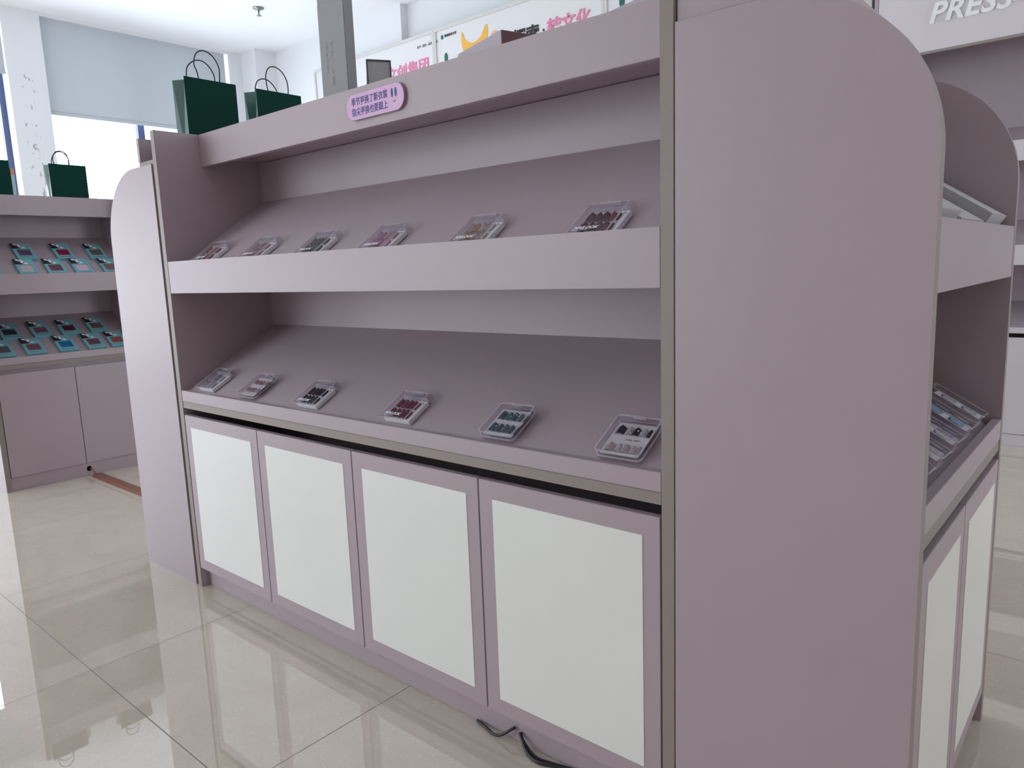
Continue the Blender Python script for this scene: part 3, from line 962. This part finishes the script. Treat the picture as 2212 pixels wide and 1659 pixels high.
for cx, cy in ((.030, TH * .90), (.046, TH * .745)):
    poly(bm, [(x, z, TT + .0009) for x, _, z in disc_pts(cx, cy, .0045, .0045, 10)], (0, 0, .0002))
link('printed_pupils', bm, M_BLACK, tb)
text('box_lettering', 'WEARABLE NAIL', .0092, TR((.014, .014, TT + .0002)), M_TEALD, tb, extrude=.0001, offset=.0002)
WM = {}
def wmat(c):
    if c not in WM: WM[c] = mat('nail_row_in_window', c, .2, .5, noise=.45, nscale=90, coat=.3)
    return WM[c]
wnd.material_slots[0].link = 'OBJECT'
plum, dred, rose, gold, white_, pinkw, blue, brn, dark, mauve = (.10, .07, .12), (.28, .01, .06), (.17, .075, .095), (.22, .15, .13), (.55, .48, .52), (.75, .5, .62), (.02, .16, .38), (.15, .10, .09), (.035, .03, .04), (.20, .09, .13)
boxes = [  # y, slope s, shelf, window colour, label
    (.200, .187, 1, plum, 'teal nail box with lilac window, back row left of the upper shelf'),
    (.396, .187, 1, dred, 'teal nail box with crimson window, back row middle of the upper shelf'),
    (.572, .184, 1, brn, 'teal nail box with khaki brown window, back row right of the upper shelf'),
    (.020, .187, 1, rose, 'teal nail box cut by the photo edge in the back row of the upper shelf'),
    (.165, .028, 1, white_, 'teal nail box with silvery white window, front row of the upper shelf'),
    (.305, .028, 1, rose, 'teal nail box with rose brown window, front row of the upper shelf'),
    (.443, .026, 1, pinkw, 'teal nail box with bright pale pink window, front row of the upper shelf'),
    (.594, .025, 1, gold, 'teal nail box with gold brown window, front row beside the rounded end, upper shelf'),
    (-.008, .028, 1, plum, 'teal nail box at the left photo edge in the front row of the upper shelf'),
    (.072, .172, 0, dark, 'teal nail box with black and white window, back row left of the lower shelf'),
    (.226, .170, 0, mauve, 'teal nail box with wine rose window, back row second on the lower shelf'),
    (.371, .170, 0, (.09, .015, .03), 'teal nail box with black cherry window, back row third on the lower shelf'),
    (.524, .174, 0, brn, 'teal nail box with dull brown window, back row right of the lower shelf'),
    (-.008, .000, 0, (.12, .11, .12), 'teal nail box with grey window at the left photo edge, lower shelf front row'),
    (.139, .000, 0, mauve, 'teal nail box with pink striped window, front row second on the lower shelf'),
    (.300, .000, 0, blue, 'teal nail box with bright blue window on the lower shelf'),
    (.447, .000, 0, rose, 'teal nail box with dusty red window right of the bright blue one'),
    (.576, .000, 0, (.28, .09, .08), 'teal nail box with brick red window beside the rounded end, lower shelf')]
for i, (y, s, shelf, c, lb) in enumerate(boxes):
    b = tb if i == 0 else dup(tb)
    b.matrix_world = slope_matrix_left(y, max(s, .004), 1.128 if shelf else .7165, K1 if shelf else K2)
    b['label'] = lb; b['group'] = 'teal nail boxes on the left cabinet'
    for ch in b.children:
        if ch.name.startswith('box_window'): ch.material_slots[0].material = wmat(c)

# ------------------------------------------------------------------ floor things
rc = thing('cable_cover', 'flat brown cable cover strip on the floor running to the left cabinet', 'cable cover', (-1.985, .355, 0))
link('cover_strip', poly(BM(), [(0, 0, 0), (0, .062, 0), (0, .052, .014), (0, .010, .014)], (1.56, 0, 0)), M_BROWN, rc)
tube('cable', [(-.042, .010, .040), (-.02, .014, .036), (.01, .022, .016), (.05, .030, .012)], .004, M_BROWN, rc)

cb = thing('power_cable', 'black power cables looping out of the plinth of the long island', 'cable', (1.5, .02, 0))
def rel(pts): return [(x - 1.5, y - .02, z) for x, y, z in pts]
tube('cable', rel([(1.37, .024, .005), (1.405, .017, .005), (1.438, .008, .005), (1.462, .010, .012), (1.485, .018, .030), (1.494, .0262, .036)]), .0035, M_CABLE, cb)
tube('cable', rel([(1.508, .0252, .027), (1.516, .020, .023), (1.535, .010, .010), (1.556, .000, .005), (1.585, -.004, .004), (1.615, .006, .004), (1.655, .020, .004), (1.70, .022, .004)]), .0045, M_CABLE, cb)
tube('cable', rel([(1.510, .0265, .029), (1.522, .018, .021), (1.545, .012, .008), (1.575, .006, .004), (1.61, .012, .004), (1.66, .024, .004)]), .003, M_CABLE, cb)
slab('yellow_tag', .152, .166, -.014, -.004, 0, .004, mat('yellow_tape', (.5, .38, .02), .5), cb)
